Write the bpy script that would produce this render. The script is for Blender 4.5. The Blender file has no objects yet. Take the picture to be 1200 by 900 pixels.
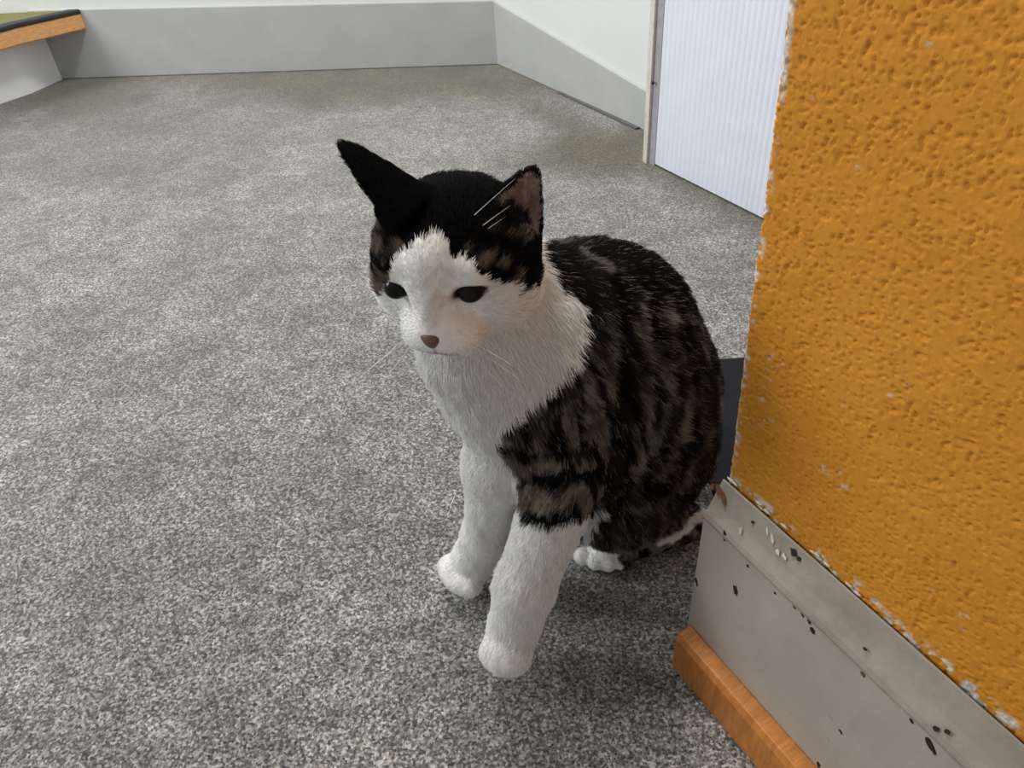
import bpy, bmesh, math, random
import numpy as np
from mathutils import Matrix, Vector

scene = bpy.context.scene
COL = scene.collection
rng = np.random.default_rng(7)
random.seed(7)

# ------------------------------------------------------------------ camera
FPX, PITCH, ROLL, CAM_H = 900.0, math.radians(39.5), math.radians(4.4), 0.60
CAM = np.array([0.0, 0.0, CAM_H])
Fv = np.array([0, math.cos(PITCH), -math.sin(PITCH)])
_r0 = np.array([1.0, 0, 0]); _u0 = np.cross(_r0, Fv)
Rv = math.cos(ROLL) * _r0 - math.sin(ROLL) * _u0
Uv = math.sin(ROLL) * _r0 + math.cos(ROLL) * _u0
cd = bpy.data.cameras.new('camera'); cam = bpy.data.objects.new('camera', cd); COL.objects.link(cam)
cd.sensor_width = 36.0; cd.lens = FPX / 1200.0 * 36.0; cd.clip_start = 0.01
cam.matrix_world = Matrix((( Rv[0], Uv[0], -Fv[0], CAM[0]), (Rv[1], Uv[1], -Fv[1], CAM[1]),
                           (Rv[2], Uv[2], -Fv[2], CAM[2]), (0, 0, 0, 1)))
scene.camera = cam

def ray(x, y): return Fv + Rv * ((x - 600) / FPX) + Uv * ((450 - y) / FPX)
def on_floor(x, y, z=0.0):
    d = ray(x, y); return CAM + d * ((z - CAM_H) / d[2])
def at_depth(x, y, Y):
    d = ray(x, y); return CAM + d * (Y / d[1])
def on_plane(x, y, p0, n):
    d = ray(x, y); return CAM + d * (((p0 - CAM) @ n) / (d @ n))
def to_px(P):
    v = P - CAM; w = v @ Fv
    return 600 + FPX * (v @ Rv) / w, 450 - FPX * (v @ Uv) / w

# ------------------------------------------------------------------ world, lights, exposure
scene.view_settings.view_transform = 'Standard'
scene.view_settings.look = 'None'
scene.view_settings.gamma = 1.0
scene.view_settings.use_curve_mapping = False
scene.view_settings.exposure = 0.0
w = bpy.data.worlds.new('stairwell_air'); scene.world = w; w.use_nodes = True
w.node_tree.nodes['Background'].inputs[0].default_value = (0.93, 0.97, 1.0, 1)
w.node_tree.nodes['Background'].inputs[1].default_value = 0.42
def area(name, loc, target, sx, sy, power, col):
    l = bpy.data.lights.new(name, 'AREA'); l.shape = 'RECTANGLE'; l.size = sx; l.size_y = sy
    l.energy = power; l.color = col
    o = bpy.data.objects.new(name, l); COL.objects.link(o); o.location = loc
    o.rotation_euler = (Vector(target) - Vector(loc)).to_track_quat('-Z', 'Y').to_euler()
    return o
area('ceiling_lamp_offscreen', (-0.30, 1.15, 2.40), (-0.30, 1.15, 0), 0.45, 0.45, 36, (1.0, 0.965, 0.91))
area('stair_window_left_offscreen', (-2.6, 1.2, 1.6), (0.0, 0.8, 0.2), 0.9, 1.1, 58, (0.97, 0.98, 1.0))

# ------------------------------------------------------------------ helpers
def link(o, parent=None):
    COL.objects.link(o)
    if parent: o.parent = parent
    return o
def mesh_obj(name, verts, faces, mat, parent=None, smooth=False):
    me = bpy.data.meshes.new(name); me.from_pydata([tuple(map(float, v)) for v in verts], [], faces)
    me.update()
    if smooth: me.polygons.foreach_set('use_smooth', [True] * len(me.polygons))
    me.materials.append(mat)
    return link(bpy.data.objects.new(name, me), parent)
def tag(o, label, cat=None, kind=None, group=None):
    o['label'] = label
    if cat: o['category'] = cat
    if kind: o['kind'] = kind
    if group: o['group'] = group
    return o
def bevel(o, w=0.002, seg=2):
    m = o.modifiers.new('edge', 'BEVEL'); m.width = w; m.segments = seg; m.limit_method = 'ANGLE'
    return o
def prism(name, outline, zs, mat, parent=None):
    """outline: list of xy (ccw); zs: (bottom, top) numbers or per-point lists"""
    n = len(outline)
    zb = [zs[0]] * n if np.isscalar(zs[0]) else zs[0]; zt = [zs[1]] * n if np.isscalar(zs[1]) else zs[1]
    v = [(p[0], p[1], z) for p, z in zip(outline, zb)] + [(p[0], p[1], z) for p, z in zip(outline, zt)]
    f = [tuple(range(n))[::-1], tuple(range(n, 2 * n))] + [(i, (i + 1) % n, (i + 1) % n + n, i + n) for i in range(n)]
    o = mesh_obj(name, v, f, mat, parent)
    bm = bmesh.new(); bm.from_mesh(o.data); bmesh.ops.recalc_face_normals(bm, faces=bm.faces); bm.to_mesh(o.data); bm.free()
    return o
def extrude_profile(name, prof, origin, along, out, length, mat, parent=None, smooth=False, start=0.0):
    """prof: list of (outward, z); swept from origin+start*along to origin+length*along"""
    v = []
    for s in (start, length):
        for (q, z) in prof: v.append(origin + along * s + out * q + np.array([0, 0, z]))
    n = len(prof)
    f = [tuple(range(n)), tuple(range(n, 2 * n))[::-1]] + [(i, i + n, (i + 1) % n + n, (i + 1) % n) for i in range(n)]
    o = mesh_obj(name, v, f, mat, parent)
    bm = bmesh.new(); bm.from_mesh(o.data); bmesh.ops.recalc_face_normals(bm, faces=bm.faces); bm.to_mesh(o.data); bm.free()
    return o

def _hash(ix, iy, iz, seed):
    n = (ix * 374761393 + iy * 668265263 + iz * 2147483647 + seed * 1274126177) & 0xFFFFFFFF
    n = ((n ^ (n >> 13)) * 1274126177) & 0xFFFFFFFF
    n = ((n ^ (n >> 16)) * 2246822519) & 0xFFFFFFFF
    return ((n ^ (n >> 15)) & 0xFFFFFF) / float(0xFFFFFF)
def vnoise(P, scale, seed=0):
    """smooth value noise 0..1 at points P (n,3); scale: cells per metre"""
    q = P * np.asarray(scale, float); i = np.floor(q).astype(np.int64); fr = q - i; fr = fr * fr * (3 - 2 * fr)
    r = 0
    for dx in (0, 1):
        for dy in (0, 1):
            for dz in (0, 1):
                wgt = (fr[:, 0] if dx else 1 - fr[:, 0]) * (fr[:, 1] if dy else 1 - fr[:, 1]) * (fr[:, 2] if dz else 1 - fr[:, 2])
                r = r + wgt * _hash(i[:, 0] + dx, i[:, 1] + dy, i[:, 2] + dz, seed)
    return r
def sstep(a, b, x):
    t = np.clip((x - a) / (b - a), 0, 1); return t * t * (3 - 2 * t)

# ------------------------------------------------------------------ materials
class NT:
    def __init__(s, name):
        s.m = bpy.data.materials.new(name); s.m.use_nodes = True; s.t = s.m.node_tree
        s.b = s.t.nodes['Principled BSDF']; s.tc = s.t.nodes.new('ShaderNodeTexCoord')
        s.b.inputs['Roughness'].default_value = 0.7; s.b.inputs['Specular IOR Level'].default_value = 0.3
    def n(s, typ, **kw):
        nd = s.t.nodes.new(typ)
        for k, v in kw.items():
            if hasattr(nd, k): setattr(nd, k, v)
            else: nd.inputs[k.replace('_', ' ')].default_value = v
        return nd
    def l(s, a, b): s.t.links.new(a, b)
    def noise(s, scale, detail=2.0, rough=0.5, stretch=None):
        nd = s.n('ShaderNodeTexNoise'); nd.inputs['Scale'].default_value = scale
        nd.inputs['Detail'].default_value = detail; nd.inputs['Roughness'].default_value = rough
        if stretch:
            mp = s.n('ShaderNodeMapping'); mp.inputs['Scale'].default_value = stretch
            if len(stretch) == 3: s.l(s.tc.outputs['Object'], mp.inputs['Vector'])
            s.l(mp.outputs[0], nd.inputs['Vector'])
        else: s.l(s.tc.outputs['Object'], nd.inputs['Vector'])
        return nd.outputs['Fac']
    def ramp(s, fac, stops):
        r = s.n('ShaderNodeValToRGB'); e = r.color_ramp.elements
        while len(e) < len(stops): e.new(0.5)
        for el, (p, c) in zip(e, stops): el.position = p; el.color = (*c, 1) if len(c) == 3 else c
        s.l(fac, r.inputs['Fac']); return r.outputs['Color']
    def mix(s, fac, a, b, mode='MIX'):
        m = s.n('ShaderNodeMix'); m.data_type = 'RGBA'; m.blend_type = mode
        for sock, v in ((m.inputs['Factor'], fac), (m.inputs[6], a), (m.inputs[7], b)):
            if hasattr(v, 'links'): s.l(v, sock)
            elif np.isscalar(v): sock.default_value = v
            else: sock.default_value = (*v, 1)
        return m.outputs[2]
    def attr(s, name):
        a = s.n('ShaderNodeAttribute'); a.attribute_name = name; return a
    def base(s, c):
        if hasattr(c, 'links'): s.l(c, s.b.inputs['Base Color'])
        else: s.b.inputs['Base Color'].default_value = (*c, 1)
    def bump(s, h, strength, dist):
        b = s.n('ShaderNodeBump'); b.inputs['Strength'].default_value = strength; b.inputs['Distance'].default_value = dist
        s.l(h, b.inputs['Height']); s.l(b.outputs[0], s.b.inputs['Normal'])
def srgb(r, g, b):
    f = lambda c: (c / 255 / 12.92) if c <= 10 else (((c / 255) + 0.055) / 1.055) ** 2.4
    return (f(r), f(g), f(b))

def mat_carpet():
    m = NT('needle_felt_carpet')
    vo = m.n('ShaderNodeTexVoronoi'); vo.inputs['Scale'].default_value = 520; m.l(m.tc.outputs['Object'], vo.inputs['Vector'])
    bw = m.n('ShaderNodeSeparateColor'); m.l(vo.outputs['Color'], bw.inputs[0])
    fine = m.noise(240, 5.0, 0.75)
    mx = m.n('ShaderNodeMath', operation='MULTIPLY_ADD'); m.l(bw.outputs[0], mx.inputs[0]); mx.inputs[1].default_value = 0.34; 
    sc_ = m.n('ShaderNodeMath', operation='MULTIPLY'); m.l(fine, sc_.inputs[0]); sc_.inputs[1].default_value = 0.70; m.l(sc_.outputs[0], mx.inputs[2])
    fine = mx.outputs[0]
    tone = m.ramp(fine, [(0.30, srgb(40, 39, 37)), (0.46, srgb(91, 89, 86)), (0.58, srgb(126, 124, 120)), (0.75, srgb(182, 180, 175))])
    mid = m.noise(42, 4.0, 0.65)
    tone = m.mix(0.85, tone, m.ramp(mid, [(0.32, (0.34,) * 3), (0.66, (0.64,) * 3)]), 'OVERLAY')
    big = m.noise(9, 3.0, 0.6)
    tone = m.mix(0.8, tone, m.ramp(big, [(0.35, (0.36,) * 3), (0.65, (0.62,) * 3)]), 'OVERLAY')
    st = m.attr('stain')
    tone = m.mix(st.outputs['Fac'], tone, m.mix(1.0, tone, srgb(150, 138, 78), 'MULTIPLY'))
    so_ = m.attr('soil'); tone = m.mix(so_.outputs['Fac'], tone, m.mix(1.0, tone, (0.42, 0.365, 0.31), 'MULTIPLY'))
    m.base(tone); m.b.inputs['Roughness'].default_value = 0.95; m.b.inputs['Specular IOR Level'].default_value = 0.1
    m.b.inputs['Sheen Weight'].default_value = 0.5; m.b.inputs['Sheen Roughness'].default_value = 0.5
    m.bump(fine, 0.6, 0.002)
    return m.m
def mat_paint(name, col, var=0.06, rough=0.6, scale=14, fine=400, bump=0.0006):
    m = NT(name); c = np.array(col)
    t = m.ramp(m.noise(scale, 4.0, 0.6), [(0.3, tuple(c * (1 - var))), (0.7, tuple(c * (1 + var)))])
    m.base(t); m.b.inputs['Roughness'].default_value = rough
    m.bump(m.noise(fine, 2.0), 0.25, bump)
    return m.m
def mat_orange():
    m = NT('orange_rough_plaster')
    t = m.ramp(m.noise(9, 4.0, 0.6), [(0.3, srgb(194, 127, 36)), (0.7, srgb(207, 140, 46))])
    t = m.mix(m.ramp(m.noise(420, 3.0, 0.7), [(0.30, (0.4,) * 3), (0.48, (0.0,) * 3)]), t, srgb(176, 108, 24))
    a = m.attr('bare')
    t = m.mix(a.outputs['Fac'], t, m.ramp(m.noise(260, 3.0), [(0.35, srgb(176, 158, 140)), (0.6, srgb(214, 210, 202))]))
    m.base(t); m.b.inputs['Roughness'].default_value = 0.8; m.b.inputs['Specular IOR Level'].default_value = 0.25
    m.bump(m.noise(700, 3.0, 0.6), 0.3, 0.0006)
    return m.m
def mat_wood(name, a, b):
    m = NT(name)
    t = m.ramp(m.noise(14, 5.0, 0.62, (1.2, 1.2, 9.0)), [(0.25, a), (0.7, b)])
    t = m.mix(m.ramp(m.noise(160, 2.0, 0.5, (0.5, 0.5, 2.5)), [(0.4, (0.35,) * 3), (0.6, (0.0,) * 3)]), t, tuple(np.array(a) * 0.55))
    m.base(t); m.b.inputs['Roughness'].default_value = 0.45; m.b.inputs['Specular IOR Level'].default_value = 0.4
    return m.m
def mat_plain(name, col, rough=0.6, spec=0.3):
    m = NT(name); c = np.array(col)
    m.base(m.ramp(m.noise(90, 3.0), [(0.3, tuple(c * 0.88)), (0.7, tuple(c * 1.1))]))
    m.b.inputs['Roughness'].default_value = rough; m.b.inputs['Specular IOR Level'].default_value = spec
    return m.m
def mat_skirt():
    m = NT('worn_grey_gloss_paint')
    t = m.ramp(m.noise(11, 4.0, 0.6), [(0.3, srgb(154, 147, 136)), (0.7, srgb(172, 165, 153))])
    a = m.attr('dirt')
    dm = m.mix(1.0, m.ramp(m.noise(45, 4.0, 0.65), [(0.25, (0.35,) * 3), (0.7, (1.0,) * 3)]), a.outputs['Color'], 'MULTIPLY')
    t = m.mix(dm, t, srgb(106, 92, 80))
    t = m.mix(m.ramp(m.noise(130, 4.0, 0.7), [(0.66, (0.0,) * 3), (0.70, (0.5,) * 3)]), t, srgb(120, 108, 94))
    m.base(t); m.b.inputs['Roughness'].default_value = 0.42; m.b.inputs['Specular IOR Level'].default_value = 0.4
    m.bump(m.noise(60, 4.0), 0.2, 0.002)
    return m.m

M_CARPET = mat_carpet()
M_WHITE = mat_paint('white_wall_paint', srgb(216, 220, 216), 0.02)
M_BAND = mat_paint('grey_gloss_band_paint', srgb(177, 179, 177), 0.05, 0.4)
M_RISER = mat_paint('white_riser_paint', srgb(238, 240, 243), 0.03, 0.4)
M_ORANGE = mat_orange()
M_SKIRT = mat_skirt()
M_WOOD = mat_wood('orange_varnished_wood', srgb(166, 100, 42), srgb(196, 126, 60))
M_NOSE_WOOD = mat_wood('light_orange_wood', srgb(228, 164, 104), srgb(240, 184, 126))
M_RUBBER = mat_plain('black_rubber', srgb(58, 58, 62), 0.7)
M_MAT = mat_plain('black_mat', srgb(34, 34, 38), 0.9, 0.1)
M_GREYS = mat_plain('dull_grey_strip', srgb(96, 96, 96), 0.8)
M_CHIP = mat_plain('bare_dark_wood', srgb(44, 32, 24), 0.9)
M_CHIPR = mat_plain('rusty_undercoat', srgb(104, 66, 40), 0.9)
M_FILLER = mat_plain('pale_filler', srgb(192, 184, 172), 0.9)
M_PLASTIC = mat_paint('milky_ribbed_plastic', srgb(218, 224, 236), 0.03, 0.35, 20)
M_ALU = mat_plain('pale_edge_profile', srgb(204, 198, 192), 0.5, 0.3)
M_SEAL = mat_plain('grey_sealing_strip', srgb(158, 156, 164), 0.6, 0.3)
M_GREEN = mat_plain('olive_stair_carpet', srgb(118, 116, 78), 0.95, 0.1)

# ------------------------------------------------------------------ setting
P_bl = on_floor(75, 92); P_co = on_floor(585, 75); P_re = on_floor(752, 150)
dB = (P_co - P_bl) / np.linalg.norm(P_co - P_bl); nB = np.array([dB[1], -dB[0], 0])        # into the room
dR = (P_re - P_co) / np.linalg.norm(P_re - P_co); nR = np.array([dR[1], -dR[0], 0])
if nB @ (CAM - P_co) < 0: nB = -nB
if nR @ (CAM - P_co) < 0: nR = -nR

# floor: one grid carrying a stain mask (worn, olive edges along the walls)
gx = np.linspace(-2.6, 1.6, 141); gy = np.linspace(-0.8, 3.2, 134)
X, Y = np.meshgrid(gx, gy); FP = np.stack([X.ravel(), Y.ravel(), np.zeros(X.size)], 1)
nx = len(gx); fa = []
for j in range(len(gy) - 1):
    for i in range(nx - 1):
        k = j * nx + i; fa.append((k, k + 1, k + nx + 1, k + nx))
floor = mesh_obj('floor', FP, fa, M_CARPET)
dist_b = (FP - P_co) @ nB; dist_r = (FP - P_co) @ nR
nz = vnoise(FP, 5.0, 3) * 0.6 + vnoise(FP, 13.0, 4) * 0.4
st = sstep(0.42, 0.08, dist_b + (nz - 0.5) * 0.35) * 0.9
pp = on_floor(712, 178); st = np.maximum(st, sstep(0.24, 0.05, np.linalg.norm(FP - pp, axis=1) + (nz - 0.5) * 0.2) * 0.95)
pan = on_floor(820, 222); st = np.maximum(st, sstep(0.07, 0.0, np.abs((FP - pan) @ nR)) * (dist_r < 0.25) * 0.8)
a = floor.data.attributes.new('stain', 'FLOAT', 'POINT'); a.data.foreach_set('value', np.clip(st, 0, 1).astype(np.float32))
so = 0.5 * sstep(0.34, 0.1, np.abs(dist_b - 0.42) + (nz - .5) * .3) * sstep(-0.3, -0.8, FP[:, 0])
a = floor.data.attributes.new('soil', 'FLOAT', 'POINT'); a.data.foreach_set('value', np.clip(so, 0, 1).astype(np.float32))
tag(floor, 'speckled grey needle-felt carpet with olive worn edges', kind='structure')

def wall_slab(name, a, b, n, z0, z1, th, label, mat):
    o = prism(name, [a[:2], b[:2], (b - n * th)[:2], (a - n * th)[:2]], (z0, z1), mat); return tag(o, label, kind='structure')
wall_slab('wall_back', P_bl - dB * 0.9, P_co + dB * 0.1, nB, 0, 2.45, 0.12, 'white wall above the grey painted band behind the stair landing', M_WHITE)
wall_slab('wall_side', P_co - dR * 0.05, P_co + dR * 1.6, nR, 0, 2.45, 0.12, 'white wall with grey painted foot running to the ribbed panel', M_WHITE)
ceil_o = prism('ceiling', [(-3.0, -1.6), (2.0, -1.6), (2.0, 2.1), (-3.0, 2.6)], (2.45, 2.6), M_WHITE)
tag(ceil_o, 'plain white ceiling over the stair landing', kind='structure')
T = 0.006
def band(name, a, b, n, za, zb, label):
    o = prism(name, [(a + n * T)[:2], (b + n * T)[:2], b[:2], a[:2]], ([0] * 4, [za, zb, zb, za]), M_BAND)
    bevel(o, 0.003); return tag(o, label, kind='structure')
band('baseboard_back', P_bl - dB * 0.02, P_co, nB, 0.170, 0.147, 'smooth grey baseboard band along the white wall behind the landing')
band('baseboard_side', P_co, P_co + dR * 0.6, nR, 0.146, 0.0745, 'pale grey baseboard band running down to the ribbed panel')
gap = prism('gap_shade_strip', [(P_co + dR * 0.27 + nR * 0.012)[:2], (P_re + nR * 0.016)[:2], (P_re + nR * T)[:2], (P_co + dR * 0.27 + nR * T)[:2]], (0.0, 0.004), M_GREYS)  # dark strip laid in for the shadowed gap at the wall foot
tag(gap, 'thin dark strip standing in for the shadowed gap along the foot of the white wall', kind='structure')

# ------------------------------------------------------------------ stair step (top-left of the landing)
stp = link(bpy.data.objects.new('stair_step', None)); 
r0, r1 = on_floor(0, 122), on_floor(75, 92)
dS = (r1 - r0) / np.linalg.norm(r1 - r0); nS = np.array([dS[1], -dS[0], 0])
mid = (on_floor(38, 109))
r1 = r1 + nB * (T + 0.001)
line = [r0 - dS * 0.5 - nS * 0.06, r0 - dS * 0.22 - nS * 0.012, r0, mid, r1]
depth = 0.42
def strip_outline(front, back): return [p[:2] for p in front] + [p[:2] for p in reversed(back)]
def back_to_wall(ps, d):
    out = []
    for p in ps:
        b = p - nS * d; o_ = (b - P_bl) @ nB - T - 0.001
        out.append(b - nB * min(o_, 0))
    return out
riser = prism('riser', strip_outline(line, back_to_wall(line, depth)), (0.0, 0.122), M_RISER, stp)
noseF = [p + nS * 0.045 for p in line]
noseF[-1] = on_plane(101, 32, P_bl + nB * (T + 0.001), nB); noseF[-1][2] = 0
e = noseF[-1]
ZN0, ZN1 = 0.120, 0.158
nos = prism('nosing', strip_outline(noseF, back_to_wall(line, 0.10)), (ZN0, ZN1), M_NOSE_WOOD, stp); bevel(nos, 0.004, 3)
rub = prism('rubber_strip', strip_outline([p + nS * 0.003 for p in noseF], back_to_wall(noseF, 0.03)), (ZN1 - 0.001, ZN1 + 0.010), M_RUBBER, stp); bevel(rub, 0.003, 2)
trd = prism('tread_carpet', strip_outline(back_to_wall(noseF, 0.03), back_to_wall(line, depth)), (ZN1 - 0.002, ZN1 + 0.007), M_GREEN, stp)
tag(stp, 'bottom stair step with white riser, orange wooden nosing and black edge strip', 'stair step')

# ------------------------------------------------------------------ ribbed plastic panel
P0, P1 = on_floor(755, 188), on_floor(882, 252)
dP = (P1 - P0) / np.linalg.norm(P1 - P0); nP = np.array([dP[1], -dP[0], 0])
if nP @ (CAM - P0) < 0: nP = -nP
pnl = link(bpy.data.objects.new('ribbed_panel', None))
prof = []; PW, pitch = 0.62, 0.0115
s = 0.030
while s < PW:
    prof += [(s, 0.0), (s + pitch * 0.25, 0.0005), (s + pitch * 0.5, 0.0007), (s + pitch * 0.75, 0.0005)]; s += pitch
prof.append((s, 0.0)); outl = [(P0 + dP * a + nP * q)[:2] for a, q in prof] + [(P0 + dP * s - nP * 0.016)[:2], (P0 + dP * 0.030 - nP * 0.016)[:2]]
sheet = prism('ribbed_sheet', outl, (0.004, 2.0), M_PLASTIC, pnl)
st_o = [(P0 + nP * 0.004)[:2], (P0 + dP * 0.013 + nP * 0.006)[:2], (P0 + dP * 0.014 + nP * 0.004)[:2], (P0 + dP * 0.014 - nP * 0.018)[:2], (P0 - nP * 0.018)[:2]]
prism('sealing_strip', [(P0 + dP * 0.014 + nP * 0.001)[:2], (P0 + dP * 0.030 + nP * 0.001)[:2], (P0 + dP * 0.030 - nP * 0.015)[:2], (P0 + dP * 0.014 - nP * 0.015)[:2]], (0.0, 2.003), M_SEAL, pnl)
stile = prism('edge_profile', st_o, (0.0, 2.005), M_ALU, pnl)
prism('side_return', [(P0 + dP * 0.004 - nP * 0.018)[:2], (P0 + dP * 0.02 - nP * 0.018)[:2], (P0 + dP * 0.02 - nP * 0.085)[:2], (P0 + dP * 0.004 - nP * 0.085)[:2]], (0.0, 2.0), M_ALU, pnl)
sc = on_plane(765, 97, P0 + nP * 0.006, nP)
bm = bmesh.new(); bmesh.ops.create_uvsphere(bm, u_segments=10, v_segments=6, radius=0.0032)
me = bpy.data.meshes.new('screw'); bm.to_mesh(me); bm.free(); me.materials.append(M_RUBBER)
so = link(bpy.data.objects.new('screw', me), pnl); so.location = sc
tag(pnl, 'tall milky white ribbed plastic panel with grey edge profile standing on the carpet', 'panel')

# ------------------------------------------------------------------ orange wall with skirting and wood strip
dW = np.array([-0.46, 0.888, 0]); dW /= np.linalg.norm(dW); nW = np.array([-dW[1], dW[0], 0])   # out of the wall, towards the camera side
W0 = on_floor(787, 780)                                   # foot of the wood strip at its end
O = W0 - nW * 0.031                                       # wall plane, at the end of the wall
def lean(z): return 0.002 + 0.046 * np.maximum(z - 0.206, 0) * (z < 0.7) + 0.0227 * (z >= 0.7)
fs = np.concatenate([np.linspace(0, 0.36, 390), [0.5, 0.8, 1.2]]); fz = np.concatenate([[0.0, 0.1], np.linspace(0.19, 0.66, 500), [0.8, 1.4, 2.45]])
S, Z = np.meshgrid(fs, fz); S = S.ravel(); Z = Z.ravel()
q3 = np.stack([S, Z, np.zeros_like(S)], 1)
lump = (vnoise(q3, 90, 1) - .5) * 0.0004 + (vnoise(q3, 25, 2) - .5) * 0.0010
pitn = vnoise(q3, (460, 620, 1), 5) * 0.55 + vnoise(q3, (800, 900, 1), 6) * 0.45
dens = vnoise(q3, 14, 8) * 0.05 + sstep(0.25, 0.5, Z) * 0.035
pit = sstep(0.70 - dens, 0.77 - dens, pitn)
crumb = sstep(0.66, 0.80, vnoise(q3, 480, 9)) * 0.6
disp = lump - pit * 0.0012 + crumb * 0.0005
edge_r = (vnoise(q3, 160, 11) * .6 + vnoise(q3, 420, 12) * .4)
ef = sstep(0.0035, 0.0, S) * (1 - sstep(0.62, 0.66, Z))
disp -= ef * edge_r * 0.004
bare = sstep(0.45, 0.62, edge_r) * sstep(0.0055, 0.0015, S - 0.0035 * edge_r) * sstep(0.21, 0.26, Z)
bare = np.maximum(bare, sstep(0.5, 0.62, edge_r) * sstep(0.215, 0.208, Z - 0.006 * vnoise(q3, 30, 13)))
bare = np.maximum(bare, sstep(0.82, 0.88, vnoise(q3, 300, 15)) * sstep(0.76, 0.84, vnoise(q3, 40, 16)) * 0.4)
VW = O[None] - dW[None] * S[:, None] + dW[None] * lean(Z)[:, None] + nW[None] * disp[:, None] + np.array([0, 0, 1.0])[None] * Z[:, None]
VW += dW[None] * (ef * (edge_r - .6) * 0.004)[:, None]
ns, nzv = len(fs), len(fz); fa = []
for j in range(nzv - 1):
    for i in range(ns - 1):
        k = j * ns + i; fa.append((k, k + ns, k + ns + 1, k + 1))
nb = len(VW); TH = 0.13
left = [j * ns for j in range(nzv)]
back = VW[left] - nW * TH
VW2 = np.vstack([VW, back, [VW[ns - 1] - nW * TH, VW[nb - 1] - nW * TH]])
for j in range(nzv - 1): fa.append((left[j], nb + j, nb + j + 1, left[j + 1]))
fa.append((nb, nb + nzv, nb + nzv + 1, nb + nzv - 1))
ow = mesh_obj('wall_right', VW2, fa, M_ORANGE)
av = ow.data.attributes.new('bare', 'FLOAT', 'POINT'); bb = np.zeros(len(VW2), np.float32); bb[:nb] = np.clip(bare, 0, 1); av.data.foreach_set('value', bb)
ow.data.polygons.foreach_set('use_smooth', [True] * len(ow.data.polygons))
tag(ow, 'orange rough plaster wall with chipped pale corner', kind='structure')

# skirting board profile (outward from wall, z): flat face, bead, cove running back to the wall
sk = [(0.0, 0.0), (0.016, 0.0), (0.016, 0.1745), (0.0168, 0.1758), (0.0168, 0.1782), (0.0155, 0.182), (0.0132, 0.186), (0.0105, 0.191), (0.0080, 0.197), (0.0055, 0.203), (0.0036, 0.2072), (0.0026, 0.2078), (0.0022, 0.2074), (0.0022, 0.150), (0.0, 0.148)]
nseg = 90; vs = []; dirt = []
kk = len(sk); LEN = 1.1
ss = np.concatenate([[0], np.cumsum(np.linspace(1, 1, nseg))]) * LEN / nseg
for sa in ss:
    for i, (q, z) in enumerate(sk):
        p = O - dW * sa + dW * 0.003 + nW * q + np.array([0, 0, z]); vs.append(p)
        dirt.append(0.6 if z > 0.175 else 0.0)
vs = np.array(vs); jit = (vnoise(vs, 90, 21) - .5) * 0.0008; vs += nW[None] * jit[:, None]
fa = [tuple(range(kk))[::-1], tuple(range(len(vs) - kk, len(vs)))]
for j in range(len(ss) - 1):
    for i in range(kk): fa.append((j * kk + i, j * kk + (i + 1) % kk, (j + 1) * kk + (i + 1) % kk, (j + 1) * kk + i))
skirt = mesh_obj('baseboard_right', vs, fa, M_SKIRT)
bm = bmesh.new(); bm.from_mesh(skirt.data); bmesh.ops.recalc_face_normals(bm, faces=bm.faces); bm.to_mesh(skirt.data); bm.free()
av = skirt.data.attributes.new('dirt', 'FLOAT', 'POINT'); av.data.foreach_set('value', np.array(dirt, np.float32))
tag(skirt, 'grey painted baseboard with chipped paint and moulded top under the orange wall', kind='structure')

# chips in the paint: thin irregular flakes missing, each its own piece
def chip(px, py, wpx, hpx, rot, mat, name='paint_chip'):
    n = nW; base = O + nW * 0.0162
    c = on_plane(px, py, base, n); hgt = c[2]; outn = nW
    if hgt > 0.180:                                        # on the cove: follow its slope
        for _ in range(6):
            q = np.interp(c[2], [z for (_, z) in sk[2:11]], [qq for (qq, _) in sk[2:11]]); c = on_plane(px, py, O + nW * (q + 0.0004), n)
        ta = np.array([0, 0, 1.0]) * 0.85 - nW * 0.5; ta /= np.linalg.norm(ta)
        if c[2] > 0.206: ta = np.array([0, 0, 1.0])
    else: ta = np.array([0, 0, 1.0])
    outn = np.cross(dW, ta); outn = outn if outn @ nW > 0 else -outn
    dist = (c - CAM) @ Fv; u = -dW; npt = 11; v = []
    for k in range(npt):
        an = 2 * math.pi * k / npt; rr = random.uniform(0.55, 1.15)
        a_, b_ = math.cos(an) * rr * wpx / 2, math.sin(an) * rr * hpx / 2
        ca, sa_ = math.cos(rot), math.sin(rot); x_, y_ = a_ * ca - b_ * sa_, a_ * sa_ + b_ * ca
        v.append(c + (u * x_ + ta * y_) * dist / FPX + outn * 0.0003)
    v += [p - outn * 0.0009 for p in v]
    f = [tuple(range(npt)), tuple(range(npt, 2 * npt))[::-1]] + [(k, k + npt, (k + 1) % npt + npt, (k + 1) % npt) for k in range(npt)]
    return mesh_obj(name, v, f, mat, skirt)
D2 = math.radians
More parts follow.
